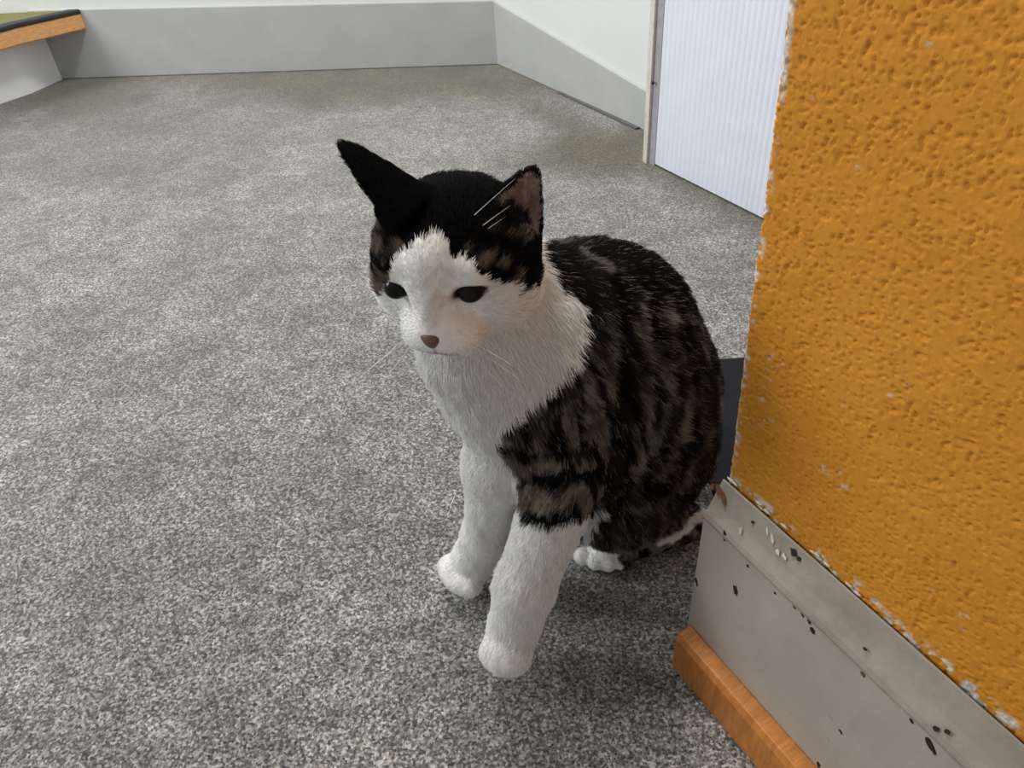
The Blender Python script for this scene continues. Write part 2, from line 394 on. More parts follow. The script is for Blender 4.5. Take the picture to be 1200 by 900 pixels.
for c in [(862, 692, 7, 15, 0.3, M_CHIP), (843, 575, 12, 7, -.6, M_CHIPR), (848, 584, 12, 6, -.7, M_CHIPR), (835, 570, 6, 6, 0, M_CHIPR), (930, 648, 9, 6, -.5, M_CHIP), (936, 655, 5, 4, -.4, M_CHIP),
          (849, 628, 4, 12, 0.3, M_CHIP), (876, 663, 3, 4, 0, M_CHIP), (952, 739, 6, 6, 0, M_CHIP), (948, 728, 8, 4, -.8, M_CHIP), (931, 711, 4, 3, -.8, M_CHIP), (940, 720, 8, 2.5, -.8, M_CHIP),
          (1011, 790, 7, 5, -.5, M_CHIPR), (985, 857, 5, 4, -.6, M_CHIP), (1014, 761, 4, 3, 0, M_CHIP), (1097, 854, 5, 5, 0, M_CHIP), (1110, 857, 6, 5, 0, M_CHIP), (1090, 872, 18, 7, -.8, M_CHIP), (1068, 845, 5, 3, -.6, M_CHIP),
          (959, 896, 4, 8, 0, M_CHIP), (816, 682, 4, 9, .4, M_CHIP), (908, 695, 3, 3, 0, M_CHIP), (882, 612, 3, 3, 0, M_CHIP),
          (868, 622, 2, 8, .5, M_FILLER), (899, 622, 2, 9, .75, M_FILLER), (905, 631, 3, 9, .75, M_FILLER), (911, 647, 7, 4, -.5, M_FILLER), (919, 652, 7, 3, -.5, M_FILLER)]:
    chip(c[0], c[1], c[2] * 1.35, c[3] * 1.35, c[4], c[5])
# plaster crumbs along the joint between skirting and plaster
for k in range(18):
    sa = random.choice([random.uniform(0, 0.008), random.gauss(0.052, 0.008), random.gauss(0.088, 0.010), random.uniform(0.02, 0.12)])
    c = O - dW * sa + nW * random.uniform(0.0006, 0.0018) + np.array([0, 0, 0.2094 + random.uniform(-.0006, .0020)])
    bm = bmesh.new(); bmesh.ops.create_icosphere(bm, subdivisions=1, radius=1)
    me = bpy.data.meshes.new('plaster_crumb')
    for v in bm.verts:
        co = np.array(v.co) * random.uniform(0.7, 1.2)
        v.co = Vector(c + dW * co[0] * random.uniform(0.0015, 0.0045) + nW * co[1] * 0.0010 + np.array([0, 0, co[2] * random.uniform(0.0005, 0.0012)]))
    bm.to_mesh(me); bm.free(); me.materials.append(M_FILLER); link(bpy.data.objects.new('plaster_crumb', me), skirt)

wd = [(0.016, 0.0), (0.031, 0.0), (0.031, 0.041), (0.0285, 0.0475), (0.016, 0.048)]
strip = extrude_profile('trim_2', wd, O, -dW, nW, 1.1, M_WOOD, start=0.0)
bevel(strip, 0.001, 2)
# local z of the grain runs along the strip: turn the object so that its own z lies along the wall
Mx = Matrix(((nW[0], 0, -dW[0]), (nW[1], 0, -dW[1]), (0, 1, 0))).to_4x4()
Mx = Matrix.Translation(Vector(O)) @ Mx
strip.data.transform(Mx.inverted()); strip.matrix_world = Mx
tag(strip, 'orange varnished wooden strip along the foot of the grey baseboard', kind='structure')

# dark mat behind the wall corner
mt0 = on_floor(858, 430)
mcorn = [mt0 + np.array([0.012, 0.0, 0]), mt0 - np.array([0.10, -0.012, 0])]
mat_o = prism('door_mat', [(mt0 + [-.075, .012, 0])[:2], (mt0 + [-.075, -.22, 0])[:2], (mt0 + [.30, -.22, 0])[:2], (mt0 + [.30, 0.0, 0])[:2]], (0.0, 0.006), M_MAT)
tag(mat_o, 'dark flat door mat behind the corner of the orange wall', 'door mat')
# ------------------------------------------------------------------ the cat: one continuous surface from blended rounded shapes
def N3(v): v = np.asarray(v, float); return v / np.linalg.norm(v)
def V(*a): return np.array(a, float)
HC = V(-0.0315, 0.413, 0.3655)                               # head centre
HF = N3((-0.315, -0.93, -0.24))                             # the way the face looks
HR = N3(np.cross(HF, (0, 0, 1))); HR = -HR if HR[0] < 0 else HR   # cat's left side
HU = N3(np.cross(HR, HF)); HU = -HU if HU[2] < 0 else HU
_a = math.radians(4.5); HR, HU = HR * math.cos(_a) + HU * math.sin(_a), HU * math.cos(_a) - HR * math.sin(_a)
def H(r, u, f): return HC + HR * r + HU * u + HF * f
def px(x, y, Y): return at_depth(x, y, Y)

def cone(a, b, r1, r2):                                    # tapered capsule
    a, b = np.asarray(a), np.asarray(b)
    def f(P):
        ba = b - a; l2 = ba @ ba; pa = P - a
        t = np.clip(pa @ ba / l2, 0, 1)
        return np.linalg.norm(pa - t[:, None] * ba, axis=1) - (r1 + (r2 - r1) * t)
    return f
def ell(c, ax, rad):                                       # ellipsoid with axes
    A = np.array(ax); rad = np.asarray(rad, float)
    def f(P):
        q = (P - c) @ A.T; k0 = np.linalg.norm(q / rad, axis=1); k1 = np.linalg.norm(q / rad ** 2, axis=1)
        return np.where(k1 > 1e-6, k0 * (k0 - 1) / np.maximum(k1, 1e-6), -rad.min())
    return f
def ball(c, r): return lambda P: np.linalg.norm(P - c, axis=1) - r
def smin(a, b, k):
    h = np.clip(0.5 + 0.5 * (b - a) / k, 0, 1); return b + (a - b) * h - k * h * (1 - h)
def smax(a, b, k): return -smin(-a, -b, k)
HA = (HR, HU, HF); IA = (V(1, 0, 0), V(0, 1, 0), V(0, 0, 1))

class Ear:
    def __init__(s, base, tip, face, W, Dp):
        s.b = base; s.L = np.linalg.norm(tip - base); s.ax = (tip - base) / s.L
        n = face - s.ax * (face @ s.ax); s.n = n / np.linalg.norm(n); s.w = np.cross(s.ax, s.n); s.W = W; s.D = Dp
    def loc(s, P):
        q = P - s.b; return q @ s.ax / s.L, q @ s.w, q @ s.n
    def outer(s, P):
        t, x, y = s.loc(P); tt = np.clip(t, -0.3, 0.995); W = s.W * np.power(1 - tt, 0.80) * 1.0 + 0.0022; D = s.D * np.power(1 - tt, 0.75) + 0.0022
        d = (np.sqrt((x / W) ** 2 + (y / D) ** 2) - 1) * np.minimum(W, D)
        return np.maximum(d, np.maximum((t - 1) * s.L, (-0.3 - t) * s.L))
    def inner(s, P):
        t, x, y = s.loc(P); tt = np.clip(t, 0.0, 0.92); W = (s.W * 0.86) * np.power(1 - tt / 0.97, 0.85) ; D = s.D * 0.62 * np.power(1 - tt, 0.7)
        W = np.maximum(W, 1e-4); d = (np.sqrt((x / W) ** 2 + ((y - s.D * 0.95 * np.power(1 - tt, .6)) / np.maximum(D * 1.1, 1e-4)) ** 2) - 1) * np.minimum(W, D)
        return np.maximum(d, (0.12 - t) * s.L)
EAR_L = Ear(px(594, 268, 0.412), px(628, 195, 0.428), N3(HF * 0.9 + HR * 0.40), 0.0225, 0.011)    # viewer's right
EAR_R = Ear(px(466, 234, 0.418), px(397, 167, 0.432), N3(-HR * 0.72 + HF * 0.40 - HU * 0.45), 0.0170, 0.013)
EYE_L, EYE_R = H(0.0235, 0.0025, 0.0300), H(-0.0230, 0.0030, 0.0305)

def d_head(P):
    d = ell(H(0, 0.006, -0.008), HA, (0.0470, 0.0325, 0.044))(P)
    for s in (-1, 1):
        d = smin(d, ell(H(s * 0.028, -0.017, 0.004), HA, (0.0250, 0.0245, 0.028))(P), 0.014)
    d = smin(d, cone(H(0, 0.014, 0.022), H(0, -0.013, 0.043), 0.0170, 0.0105)(P), 0.012)
    for s in (-1, 1):
        d = smin(d, ell(H(s * 0.0095, -0.0255, 0.0385), HA, (0.0160, 0.0135, 0.0145))(P), 0.012)
        d = smin(d, ball(H(s * 0.0255, 0.0125, 0.0255), 0.0085)(P), 0.010)      # brow
    d = smin(d, ball(H(0, -0.038, 0.030), 0.0115)(P), 0.008)
    for e_ in (EYE_L, EYE_R): d = smax(d, -ell(e_ + HF * 0.0065, HA, (0.0078, 0.0042, 0.0075))(P), 0.0035)
    return d
def d_ears(P):
    r = None
    for e_ in (EAR_L, EAR_R):
        d = smax(e_.outer(P), -e_.inner(P), 0.0025); r = d if r is None else np.minimum(r, d)
    return r
def d_torso(P):
    d = cone(V(-0.012, 0.432, 0.325), V(0.0, 0.44, 0.25), 0.040, 0.050)(P)                       # neck and ruff
    d = smin(d, ell(V(-0.022, 0.424, 0.288), IA, (0.038, 0.036, 0.042))(P), 0.02)                 # throat
    d = smin(d, cone(V(0.008, 0.438, 0.24), V(0.022, 0.435, 0.185), 0.048, 0.040)(P), 0.03)       # brisket
    d = smin(d, cone(V(0.034, 0.454, 0.276), V(0.065, 0.486, 0.233), 0.057, 0.075)(P), 0.035)     # ribs
    d = smin(d, cone(V(0.065, 0.486, 0.233), V(0.104, 0.515, 0.100), 0.075, 0.078)(P), 0.03)      # loin to rump
    d = smin(d, ball(V(0.101, 0.498, 0.175), 0.069)(P), 0.03)
    d = smin(d, ell(V(0.050, 0.465, 0.150), IA, (0.055, 0.05, 0.07))(P), 0.03)                    # belly
    return d
SHL = px(648, 470, 0.405)
ELB = px(662, 585, 0.395); WRI = px(615, 688, 0.364); PAW = px(599, 748, 0.352); 
def toes(c, fw, rt, r, spread, n=4):
    out = []
    for k in range(n):
        u_ = (k - (n - 1) / 2) / ((n - 1) / 2)
        out.append((c + rt * u_ * spread + fw * (0.010 - 0.004 * u_ * u_) , r))
    return out
def d_legFL(P):
    d = cone(V(0.036, 0.425, 0.265), ELB + V(0.004, 0.018, 0.028), 0.036, 0.031)(P)
    d = smin(d, cone(ELB + V(0.0, 0.008, 0.01), WRI, 0.0265, 0.0215)(P), 0.015)
    d = smin(d, cone(WRI, PAW + V(0.001, 0.004, 0), 0.0215, 0.0205)(P), 0.010)
    fw = N3(V(-0.35, -0.9, -0.25)); rt = N3(np.cross(fw, (0, 0, 1)))
    for c, r in toes(PAW + fw * 0.008 + V(0, 0, .001), fw, rt, 0.0105, 0.0095): d = smin(d, ball(c, r)(P), 0.009)
    return d
ELR = px(585, 545, 0.432); WRR = px(568, 628, 0.432); PAR = px(548, 664, 0.435)
def d_legFR(P):
    d = cone(V(0.0, 0.442, 0.225), ELR, 0.034, 0.026)(P)
    d = smin(d, cone(ELR, WRR, 0.025, 0.0165)(P), 0.015)
    d = smin(d, cone(WRR, PAR + V(0.004, 0.004, 0.001), 0.0175, 0.0195)(P), 0.010)
    fw = N3(V(-0.72, -0.6, -0.15)); rt = N3(np.cross(fw, (0, 0, 1)))
    for c, r in toes(PAR + fw * 0.004 - V(0, 0, .003), fw, rt, 0.0100, 0.0145): d = smin(d, ball(c, r)(P), 0.007)
    return d
TOE = on_floor(708, 648, 0.013); HEEL = on_floor(810, 612, 0.016)
def d_hind(P):
    d = cone(V(0.112, 0.490, 0.120), V(0.084, 0.452, 0.090), 0.062, 0.042)(P)                   # thigh
    d = smin(d, cone(V(0.084, 0.452, 0.090), V(0.124, 0.478, 0.040), 0.040, 0.030)(P), 0.02)      # shank folded back
    d = smin(d, cone(HEEL, TOE, 0.0175, 0.015)(P), 0.014)
    fw = N3(V(-0.35, -0.93, 0)); rt = N3(V(0.97, -0.25, 0))
    for c, r in toes(TOE + V(0, 0, -.001), fw, rt, 0.0082, 0.0185): d = smin(d, ball(c, r)(P), 0.0015)
    # far hind leg
    d2 = cone(V(0.080, 0.552, 0.115), V(0.050, 0.545, 0.075), 0.055, 0.042)(P)
    d2 = smin(d2, cone(V(0.11, 0.572, 0.017), V(0.035, 0.548, 0.016), 0.017, 0.0155)(P), 0.015)
    return np.minimum(d, d2)
def d_tail(P):
    pts = [V(0.165, 0.565, 0.045), V(0.185, 0.60, 0.022), V(0.165, 0.645, 0.018), V(0.11, 0.665, 0.018), V(0.05, 0.655, 0.018), V(0.01, 0.62, 0.018)]
    d = None
    for k in range(len(pts) - 1):
        c = cone(pts[k], pts[k + 1], 0.017 - 0.0012 * k, 0.0158 - 0.0012 * k)(P); d = c if d is None else smin(d, c, 0.008)
    return d
PARTS = [('head', d_head, 0), ('ear', d_ears, .004), ('torso', d_torso, .018), ('legFL', d_legFL, .016), ('legFR', d_legFR, .014), ('hind', d_hind, .016), ('tail', d_tail, .02)]
def d_all(P):
    d = d_head(P); d = smin(d, d_ears(P), 0.005); d = smin(d, d_torso(P), 0.014)
    d = smin(d, d_legFR(P), 0.014); d = smin(d, d_legFL(P), 0.014); d = smin(d, d_hind(P), 0.012); d = smin(d, d_tail(P), 0.015)
    return np.maximum(d, 0.002 - P[:, 2])
def surface_nets(lo, hi, h):
    xs = [np.arange(lo[i], hi[i] + h, h) for i in range(3)]; n = [len(x) for x in xs]
    G = np.empty(n, np.float32); yz = np.stack(np.meshgrid(xs[1], xs[2], indexing='ij'), -1).reshape(-1, 2)
    # coarse pass first so that the fine values are computed near the surface only
    step = 4; cx = [x[::step] for x in xs]
    cg = np.stack(np.meshgrid(*cx, indexing='ij'), -1).reshape(-1, 3); cv = d_all(cg).reshape([len(c) for c in cx])
    near = np.abs(cv) < h * step * 2.2
    big = np.repeat(np.repeat(np.repeat(cv, step, 0), step, 1), step, 2)[:n[0], :n[1], :n[2]]
    nr = near.copy()
    for ax in range(3):
        nr[tuple(slice(1, None) if a == ax else slice(None) for a in range(3))] |= near[tuple(slice(None, -1) if a == ax else slice(None) for a in range(3))]
    nb_ = np.repeat(np.repeat(np.repeat(nr, step, 0), step, 1), step, 2)[:n[0], :n[1], :n[2]]
    G[...] = big; idx = np.argwhere(nb_); P = np.stack([xs[0][idx[:, 0]], xs[1][idx[:, 1]], xs[2][idx[:, 2]]], 1)
    out = np.empty(len(P), np.float32)
    for a_ in range(0, len(P), 400000): out[a_:a_ + 400000] = d_all(P[a_:a_ + 400000])
    G[idx[:, 0], idx[:, 1], idx[:, 2]] = out
    S_ = G < 0
    acc = np.zeros([n[0] - 1, n[1] - 1, n[2] - 1, 3], np.float32); cnt = np.zeros([n[0] - 1, n[1] - 1, n[2] - 1], np.float32)
    I = np.stack(np.meshgrid(*[np.arange(k - 1) for k in n], indexing='ij'), -1).astype(np.float32)
    sl = lambda o: tuple(slice(o[a], n[a] - 1 + o[a]) for a in range(3))
    cor = [(i, j, k) for i in (0, 1) for j in (0, 1) for k in (0, 1)]
    for c0 in cor:
        for ax in range(3):
            if c0[ax]: continue
            c1 = list(c0); c1[ax] = 1
            g0, g1 = G[sl(c0)], G[sl(c1)]; cr = (g0 < 0) != (g1 < 0)
            t = np.where(cr, g0 / np.where(cr, g0 - g1, 1), 0)
            for a in range(3): acc[..., a] += np.where(cr, c0[a] + (t if a == ax else 0), 0)
            cnt += cr
    act = cnt > 0; vid = -np.ones(act.shape, np.int64); vid[act] = np.arange(act.sum())
    vv = (acc[act] / cnt[act][:, None] + I[act]) * h + np.array(lo)
    quads = []
    for ax in range(3):
        b_, c_ = (ax + 1) % 3, (ax + 2) % 3
        lo_s = [slice(1, n[a] - 1) for a in range(3)]; lo_s[ax] = slice(0, n[ax] - 1); hi_s = list(lo_s); hi_s[ax] = slice(1, n[ax])
        s0, s1 = S_[tuple(lo_s)], S_[tuple(hi_s)]; e_ = np.argwhere(s0 != s1); flip = s0[s0 != s1]
        off = np.array([1, 1, 1]); off[ax] = 0; e_ = e_ + off
        q = []
        for (ub, uc) in ((0, 0), (-1, 0), (-1, -1), (0, -1)):
            c = e_.copy(); c[:, b_] += ub; c[:, c_] += uc; q.append(vid[c[:, 0], c[:, 1], c[:, 2]])
        q = np.stack(q, 1); q[~flip] = q[~flip][:, ::-1]; quads.append(q)
    return vv.astype(float), np.concatenate(quads)
CV, CQ = surface_nets((-0.125, 0.29, -0.006), (0.235, 0.70, 0.455), 0.002)
# relax the surface
def relax(Vv, Q, it, lam=0.5):
    e_ = np.concatenate([Q[:, [0, 1]], Q[:, [1, 2]], Q[:, [2, 3]], Q[:, [3, 0]]])
    for _ in range(it):
        s_ = np.zeros_like(Vv); c_ = np.zeros(len(Vv))
        for a_, b_ in ((0, 1), (1, 0)):
            np.add.at(s_, e_[:, a_], Vv[e_[:, b_]]); np.add.at(c_, e_[:, a_], 1)
        Vv = Vv + lam * (s_ / c_[:, None] - Vv)
    return Vv
CV = relax(CV, CQ, 2)
fn = np.cross(CV[CQ[:, 2]] - CV[CQ[:, 0]], CV[CQ[:, 3]] - CV[CQ[:, 1]])
CN = np.zeros_like(CV)
for k in range(4): np.add.at(CN, CQ[:, k], fn)
CN /= np.maximum(np.linalg.norm(CN, axis=1), 1e-12)[:, None]
if ((CN * (CV - V(0.09, 0.49, 0.2))).sum(1)).mean() < 0: CQ = CQ[:, ::-1]; CN = -CN

# ---- colouring
def inpoly(x, y, poly):
    r = np.zeros(len(x), bool); n = len(poly)
    for i in range(n):
        x0, y0 = poly[i]; x1, y1 = poly[(i + 1) % n]
        c = (y0 > y) != (y1 > y)
        with np.errstate(divide='ignore', invalid='ignore'): r ^= c & (x < (x1 - x0) * (y - y0) / (y1 - y0 + 1e-12) + x0)
    return r
def stroke(x, y, pts, w0):
    d = np.full(len(x), 1e9)
    for (x0, y0), (x1, y1) in zip(pts[:-1], pts[1:]):
        bx, by = x1 - x0, y1 - y0; t = np.clip(((x - x0) * bx + (y - y0) * by) / (bx * bx + by * by + 1e-9), 0, 1)
        d = np.minimum(d, np.hypot(x - x0 - t * bx, y - y0 - t * by))
    return sstep(w0 * 1.25, w0 * 0.6, d)
HEAD_WHITE = [(482, 292), (490, 282), (509, 276), (522, 284), (530, 300), (550, 308), (558, 322), (586, 332), (608, 336), (614, 346), (633, 346), (641, 312), (632, 290), (640, 268), (760, 262), (760, 520), (380, 520), (380, 350), (432, 346), (446, 358), (453, 343), (455, 322), (466, 301)]
BODY_WHITE = [(300, 100), (620, 240), (630, 285), (642, 322), (682, 362), (684, 392), (672, 425), (640, 460), (602, 488), (576, 520), (592, 534), (607, 562), (612, 598), (608, 612), (650, 616), (682, 606), (709, 590), (694, 628), (664, 700), (660, 900), (300, 900)]
C_BLACK = V(0.0045, 0.0042, 0.0045); C_DARK = V(0.020, 0.017, 0.016); C_BROWN = V(0.085, 0.070, 0.058); C_TAN = V(0.26, 0.200, 0.148); C_GREY = V(0.185, 0.168, 0.155)
C_WHITE = V(0.88, 0.865, 0.84); C_PINK = V(0.31, 0.235, 0.22)
BH = N3(V(-0.80, -0.60, 0))
def cat_colour(P, Nn):
    n = len(P)
    dd = np.stack([f(P) for _, f, _ in PARTS], 1); part = dd.argmin(1)
    x, y = to_px(P); jn = vnoise(P, 260, 31) - .5; jm = vnoise(P, 120, 32) - .5
    xj = x + jn * 9 + jm * 8; yj = y + (vnoise(P, 260, 33) - .5) * 9 + (vnoise(P, 120, 34) - .5) * 8
    view = (CAM - P); view /= np.linalg.norm(view, axis=1)[:, None]; facing = (view * Nn).sum(1)
    # tabby base
    along = -(P - V(0.02, 0.43, 0)) @ BH
    wob = (vnoise(P, 22, 41) - .5) * 0.022 + (vnoise(P, 60, 42) - .5) * 0.010
    ph = (along * 0.92 + (P[:, 2] - 0.2) * 0.18 + wob) / 0.0175
    stripe = sstep(-0.05, 0.75, np.sin(ph * 2 * math.pi) + (vnoise(P, (260, 260, 110), 45) - .5) * 1.8)
    fl = vnoise(P, (150, 150, 80), 43) * .55 + vnoise(P, (420, 420, 200), 44) * .45
    light = (C_BROWN * 0.8)[None] * (1 - sstep(.40, .58, fl))[:, None] + (C_GREY * 1.25)[None] * sstep(.40, .58, fl)[:, None]
    warm = sstep(0.27, 0.17, P[:, 2]) * sstep(0.09, 0.03, along)
    light = light * (1 - 0.7 * warm)[:, None] + C_TAN[None] * (0.7 * warm)[:, None]
    dark = C_BLACK[None] * (1 - fl)[:, None] + C_DARK[None] * fl[:, None]
    ridge = sstep(0.045, 0.015, np.abs((P - V(0.02, 0.43, 0)) @ V(BH[1], -BH[0], 0) + 0.01)) * sstep(0.22, 0.30, P[:, 2] + along * 0.7)
    k = np.clip(stripe + ridge * 1.0, 0, 1)
    k = sstep(0.30, 0.62, k)
    c = light * (1 - k)[:, None] + dark * k[:, None]
    fr = facing > -0.25
    def paint(mask, col, amt=1.0):
        m_ = np.clip(mask * amt, 0, 1)[:, None]; c[:] = c * (1 - m_) + np.asarray(col) * m_
    bodyp = (part == 2) | (part == 3) | (part == 5)
    for pts, w0, col, amt in TABBY: paint(stroke(xj, yj, pts, w0) * (bodyp & fr), col * (0.6 + 0.8 * sstep(.4, .6, fl))[:, None] if col[0] > .03 else col, amt)
    # white of chest, forelegs and hind paw
    wb = inpoly(xj, yj, BODY_WHITE)
    hid = (P[:, 0] < 0.012 + (0.30 - P[:, 2]) * 0.15)      # turned-away side of the chest
    wt = (part == 2) & np.where(fr, wb, hid & (P[:, 2] < 0.30))
    wt |= ((part == 3) | ((part == 5) & (x > 684) & (x < 712))) & wb & (P[:, 1] < 0.47); wt |= (part == 4) & ((P[:, 2] < 0.2) | wb)
    ft = (P - TOE) @ N3(TOE - HEEL); hindw = (part == 5) & (P[:, 2] < 0.034) & ((ft > -0.010 + jm * .02) )
    wt |= hindw; wt |= (part == 2) & (Nn[:, 2] < -0.45) & (P[:, 2] < 0.16)
    c[wt] = C_WHITE * (0.97 + 0.06 * fl[wt])[:, None]
    paint(stroke(x + jn * 5, y + jn * 5, [(776, 635), (800, 623), (822, 602), (830, 596)], 6.5) * ((part == 5) & fr), C_WHITE, 1.0)
    # head
    hd = (part == 0); lf = (P - HC) @ HF
    hb = C_BLACK[None] * np.ones((n, 1)); 
    ht = (vnoise(P, (200, 200, 120), 51) * .5 + vnoise(P, 90, 52) * .5)
    side = np.zeros(n)
    for pts, w0, amt in (([(436, 268), (450, 262)], 9, .8), ([(440, 290), (462, 290)], 12, .65), ([(432, 330), (448, 330)], 12, .8), ([(455, 312), (470, 296)], 7, .5),
                         ([(568, 270), (600, 275), (616, 282)], 7, .9), ([(566, 300), (580, 318), (602, 326)], 8, .75), ([(545, 296), (552, 304)], 6, .6)):
        side = np.maximum(side, stroke(xj, yj, pts, w0) * amt)
    side *= sstep(.30, .52, ht); hb = hb * (1 - side)[:, None] + (C_TAN * 0.8)[None] * side[:, None]
    hw = inpoly(xj, yj, HEAD_WHITE) & (facing > -0.35)
    hw |= (lf > 0.012) & (((P - HC) @ HU) < -0.012); hw |= (((P - HC) @ HU) < -0.020) & (lf > -0.02)
    hcol = np.where(hw[:, None], C_WHITE[None], hb); c[hd] = hcol[hd]
    rose = stroke(x, y, [(503, 375), (512, 352)], 11) * hd * .35 + stroke(x, y, [(536, 342), (530, 350)], 6) * hd * .5
    paint(rose, V(0.52, 0.37, 0.31))
    hr_, hu_ = (P - HC) @ HR, (P - HC) @ HU
    mouth = sstep(0.0016, 0.0006, np.abs(hr_)) * (hu_ < -0.022) * (hu_ > -0.030) + sstep(0.0018, 0.0007, np.abs(hu_ + 0.0300 + 0.25 * np.abs(hr_) - 12 * hr_ ** 2)) * (np.abs(hr_) < 0.013)
    paint(np.clip(mouth, 0, 1) * hd * (lf > 0.03), V(0.25, 0.20, 0.18), .6)
    rim = np.zeros(n)                                       # dark rims round the eyes
    for e_ in (EYE_L, EYE_R):
        q = P - (e_ + HF * 0.006); rim = np.maximum(rim, sstep(1.45, 1.15, np.hypot((q @ HR) / 0.0072, (q @ HU) / 0.0044)) * (np.abs(q @ HF) < 0.012))
    paint(rim * hd, V(0.03, 0.024, 0.022))
    # ears
    er = (part == 1); c[er] = C_BLACK
    for e_ in (EAR_L, EAR_R):
        t, _, yy = e_.loc(P); ins = er & (e_.inner(P) < 0.0008) & (t < 0.85) & (np.abs(t - .4) < .6)
        c[ins] = (C_PINK * (0.55 + 0.55 * vnoise(P, 150, 61)[:, None]))[ins]
    c[part == 6] = dark[part == 6]
    return c, part
K0, K1, K2 = C_BLACK, C_DARK, C_GREY
TABBY = [([(690, 275), (740, 285), (790, 345)], 22, K0, .9), ([(672, 290), (690, 330)], 9, K1, .9), ([(700, 305), (720, 340), (722, 400)], 9, K0, .8), ([(722, 410), (735, 470), (722, 540), (715, 600)], 17, K0, .92),
         ([(745, 320), (762, 370), (770, 420)], 10, K0, .8), ([(800, 390), (806, 420), (800, 440)], 18, K0, .9), ([(776, 470), (770, 530), (745, 580)], 12, K0, .85), ([(830, 430), (825, 490), (800, 540), (770, 590)], 12, K0, .8),
         ([(583, 522), (603, 518)], 6, K0, .9), ([(606, 528), (640, 522)], 7, K0, .95), ([(618, 558), (660, 560), (705, 552)], 9, K0, 1), ([(610, 606), (650, 607), (690, 603)], 10, K0, 1), ([(598, 500), (625, 490), (650, 480)], 5, K1, .9),
         ([(655, 525), (690, 530)], 8, K0, .9), ([(640, 470), (680, 440)], 5, K1, .7), ([(700, 350), (698, 400), (704, 440)], 6, K1, .8), ([(690, 620), (720, 630), (760, 610)], 16, K1, .9), ([(790, 600), (820, 560), (838, 500)], 10, K1, .9), ([(760, 570), (800, 580)], 14, K0, .9),
         ([(745, 350), (752, 400), (758, 440)], 4, K2 * 1.2, .6), ([(782, 425), (780, 470), (760, 520), (742, 545)], 5, K2 * 1.2, .6), ([(684, 380), (680, 430), (688, 480)], 4, K2 * 1.2, .5), ([(712, 360), (710, 420), (712, 460)], 3, K2 * 1.2, .5), ([(806, 460), (800, 500), (775, 550)], 4, K2 * 1.1, .5), ([(775, 350), (785, 385)], 4, K2 * 1.1, .5), ([(682, 300), (704, 318)], 5, K2 * 1.5, .5),
         ([(832, 500), (800, 560), (760, 600)], 4, K2 * 0.9, .6), ([(620, 540), (650, 542)], 6, C_TAN * 1.1, .8), ([(620, 585), (680, 580)], 9, C_TAN * .8, .8), ([(690, 650), (740, 650)], 8, C_TAN * .7, .7)]
ccol, cpart = cat_colour(CV, CN)
M_BODY = NT('cat_coat_skin'); M_BODY.l(M_BODY.attr('coat').outputs['Color'], M_BODY.b.inputs['Base Color']); M_BODY.b.inputs['Roughness'].default_value = 0.8; M_BODY.b.inputs['Specular IOR Level'].default_value = 0.0
cat = mesh_obj('cat', CV, [tuple(map(int, q)) for q in CQ], M_BODY.m, smooth=True)
ca = cat.data.attributes.new('coat', 'FLOAT_COLOR', 'POINT'); ca.data.foreach_set('color', np.concatenate([ccol, np.ones((len(ccol), 1))], 1).astype(np.float32).ravel())
tag(cat, 'white and black-brown tabby cat sitting on the carpet beside the orange wall', 'cat')

# ---- eyes, nose, whiskers
M_EYE = NT('dark_eye'); M_EYE.base(M_EYE.ramp(M_EYE.noise(300, 2.0), [(0.3, (0.006, 0.006, 0.006)), (0.7, (0.016, 0.014, 0.011))])); M_EYE.b.inputs['Roughness'].default_value = 0.12; M_EYE.b.inputs['Specular IOR Level'].default_value = 0.10
M_EYE = M_EYE.m
M_NOSE = mat_plain('cat_nose_skin', (0.17, 0.075, 0.062), 0.5)
def blob(name, c, rad, ax, mat, parent, shape=None):
    bm = bmesh.new(); bmesh.ops.create_icosphere(bm, subdivisions=3, radius=1)
    for v in bm.verts:
        q = np.array(v.co)
        if shape: q = shape(q)
        p = c + ax[0] * q[0] * rad[0] + ax[1] * q[1] * rad[1] + ax[2] * q[2] * rad[2]; v.co = Vector(p)
    me = bpy.data.meshes.new(name); bm.to_mesh(me); bm.free(); me.polygons.foreach_set('use_smooth', [True] * len(me.polygons)); me.materials.append(mat)
    return link(bpy.data.objects.new(name, me), parent)
for e_ in (EYE_L, EYE_R): tag(blob('eye', e_ + HF * 0.0005, (0.0084, 0.0070, 0.0090), HA, M_EYE, cat), 'dark half-closed eye')
def nose_shape(q):
    q = q.copy(); q[0] *= (0.35 + 0.65 * (q[1] + 1) / 2); return q
tag(blob('nose', H(0, -0.0185, 0.0526), (0.0086, 0.0062, 0.0048), HA, M_NOSE, cat, nose_shape), 'dusky pink nose')
M_WH = mat_plain('white_whisker', (0.85, 0.84, 0.82), 0.4)
def hairline(name, pts, rad, mat, parent):
    v, f = [], []
    for i, p in enumerate(pts):
        d_ = N3(pts[min(i + 1, len(pts) - 1)] - pts[max(i - 1, 0)]); a_ = N3(np.cross(d_, (0.3, 0.2, 0.9))); b_ = np.cross(d_, a_); rr = rad * (1 - 0.75 * i / (len(pts) - 1))
        v += [p + (a_ * math.cos(t) + b_ * math.sin(t)) * rr for t in (0, 2.094, 4.189)]
    for i in range(len(pts) - 1):
        for k in range(3): f.append((3 * i + k, 3 * i + (k + 1) % 3, 3 * i + 3 + (k + 1) % 3, 3 * i + 3 + k))
    return mesh_obj(name, v, f, mat, parent, True)
def whisk(a, b, sag):
    return [a + (b - a) * t + np.array([0, 0, -1]) * sag * t * t for t in np.linspace(0, 1, 7)]
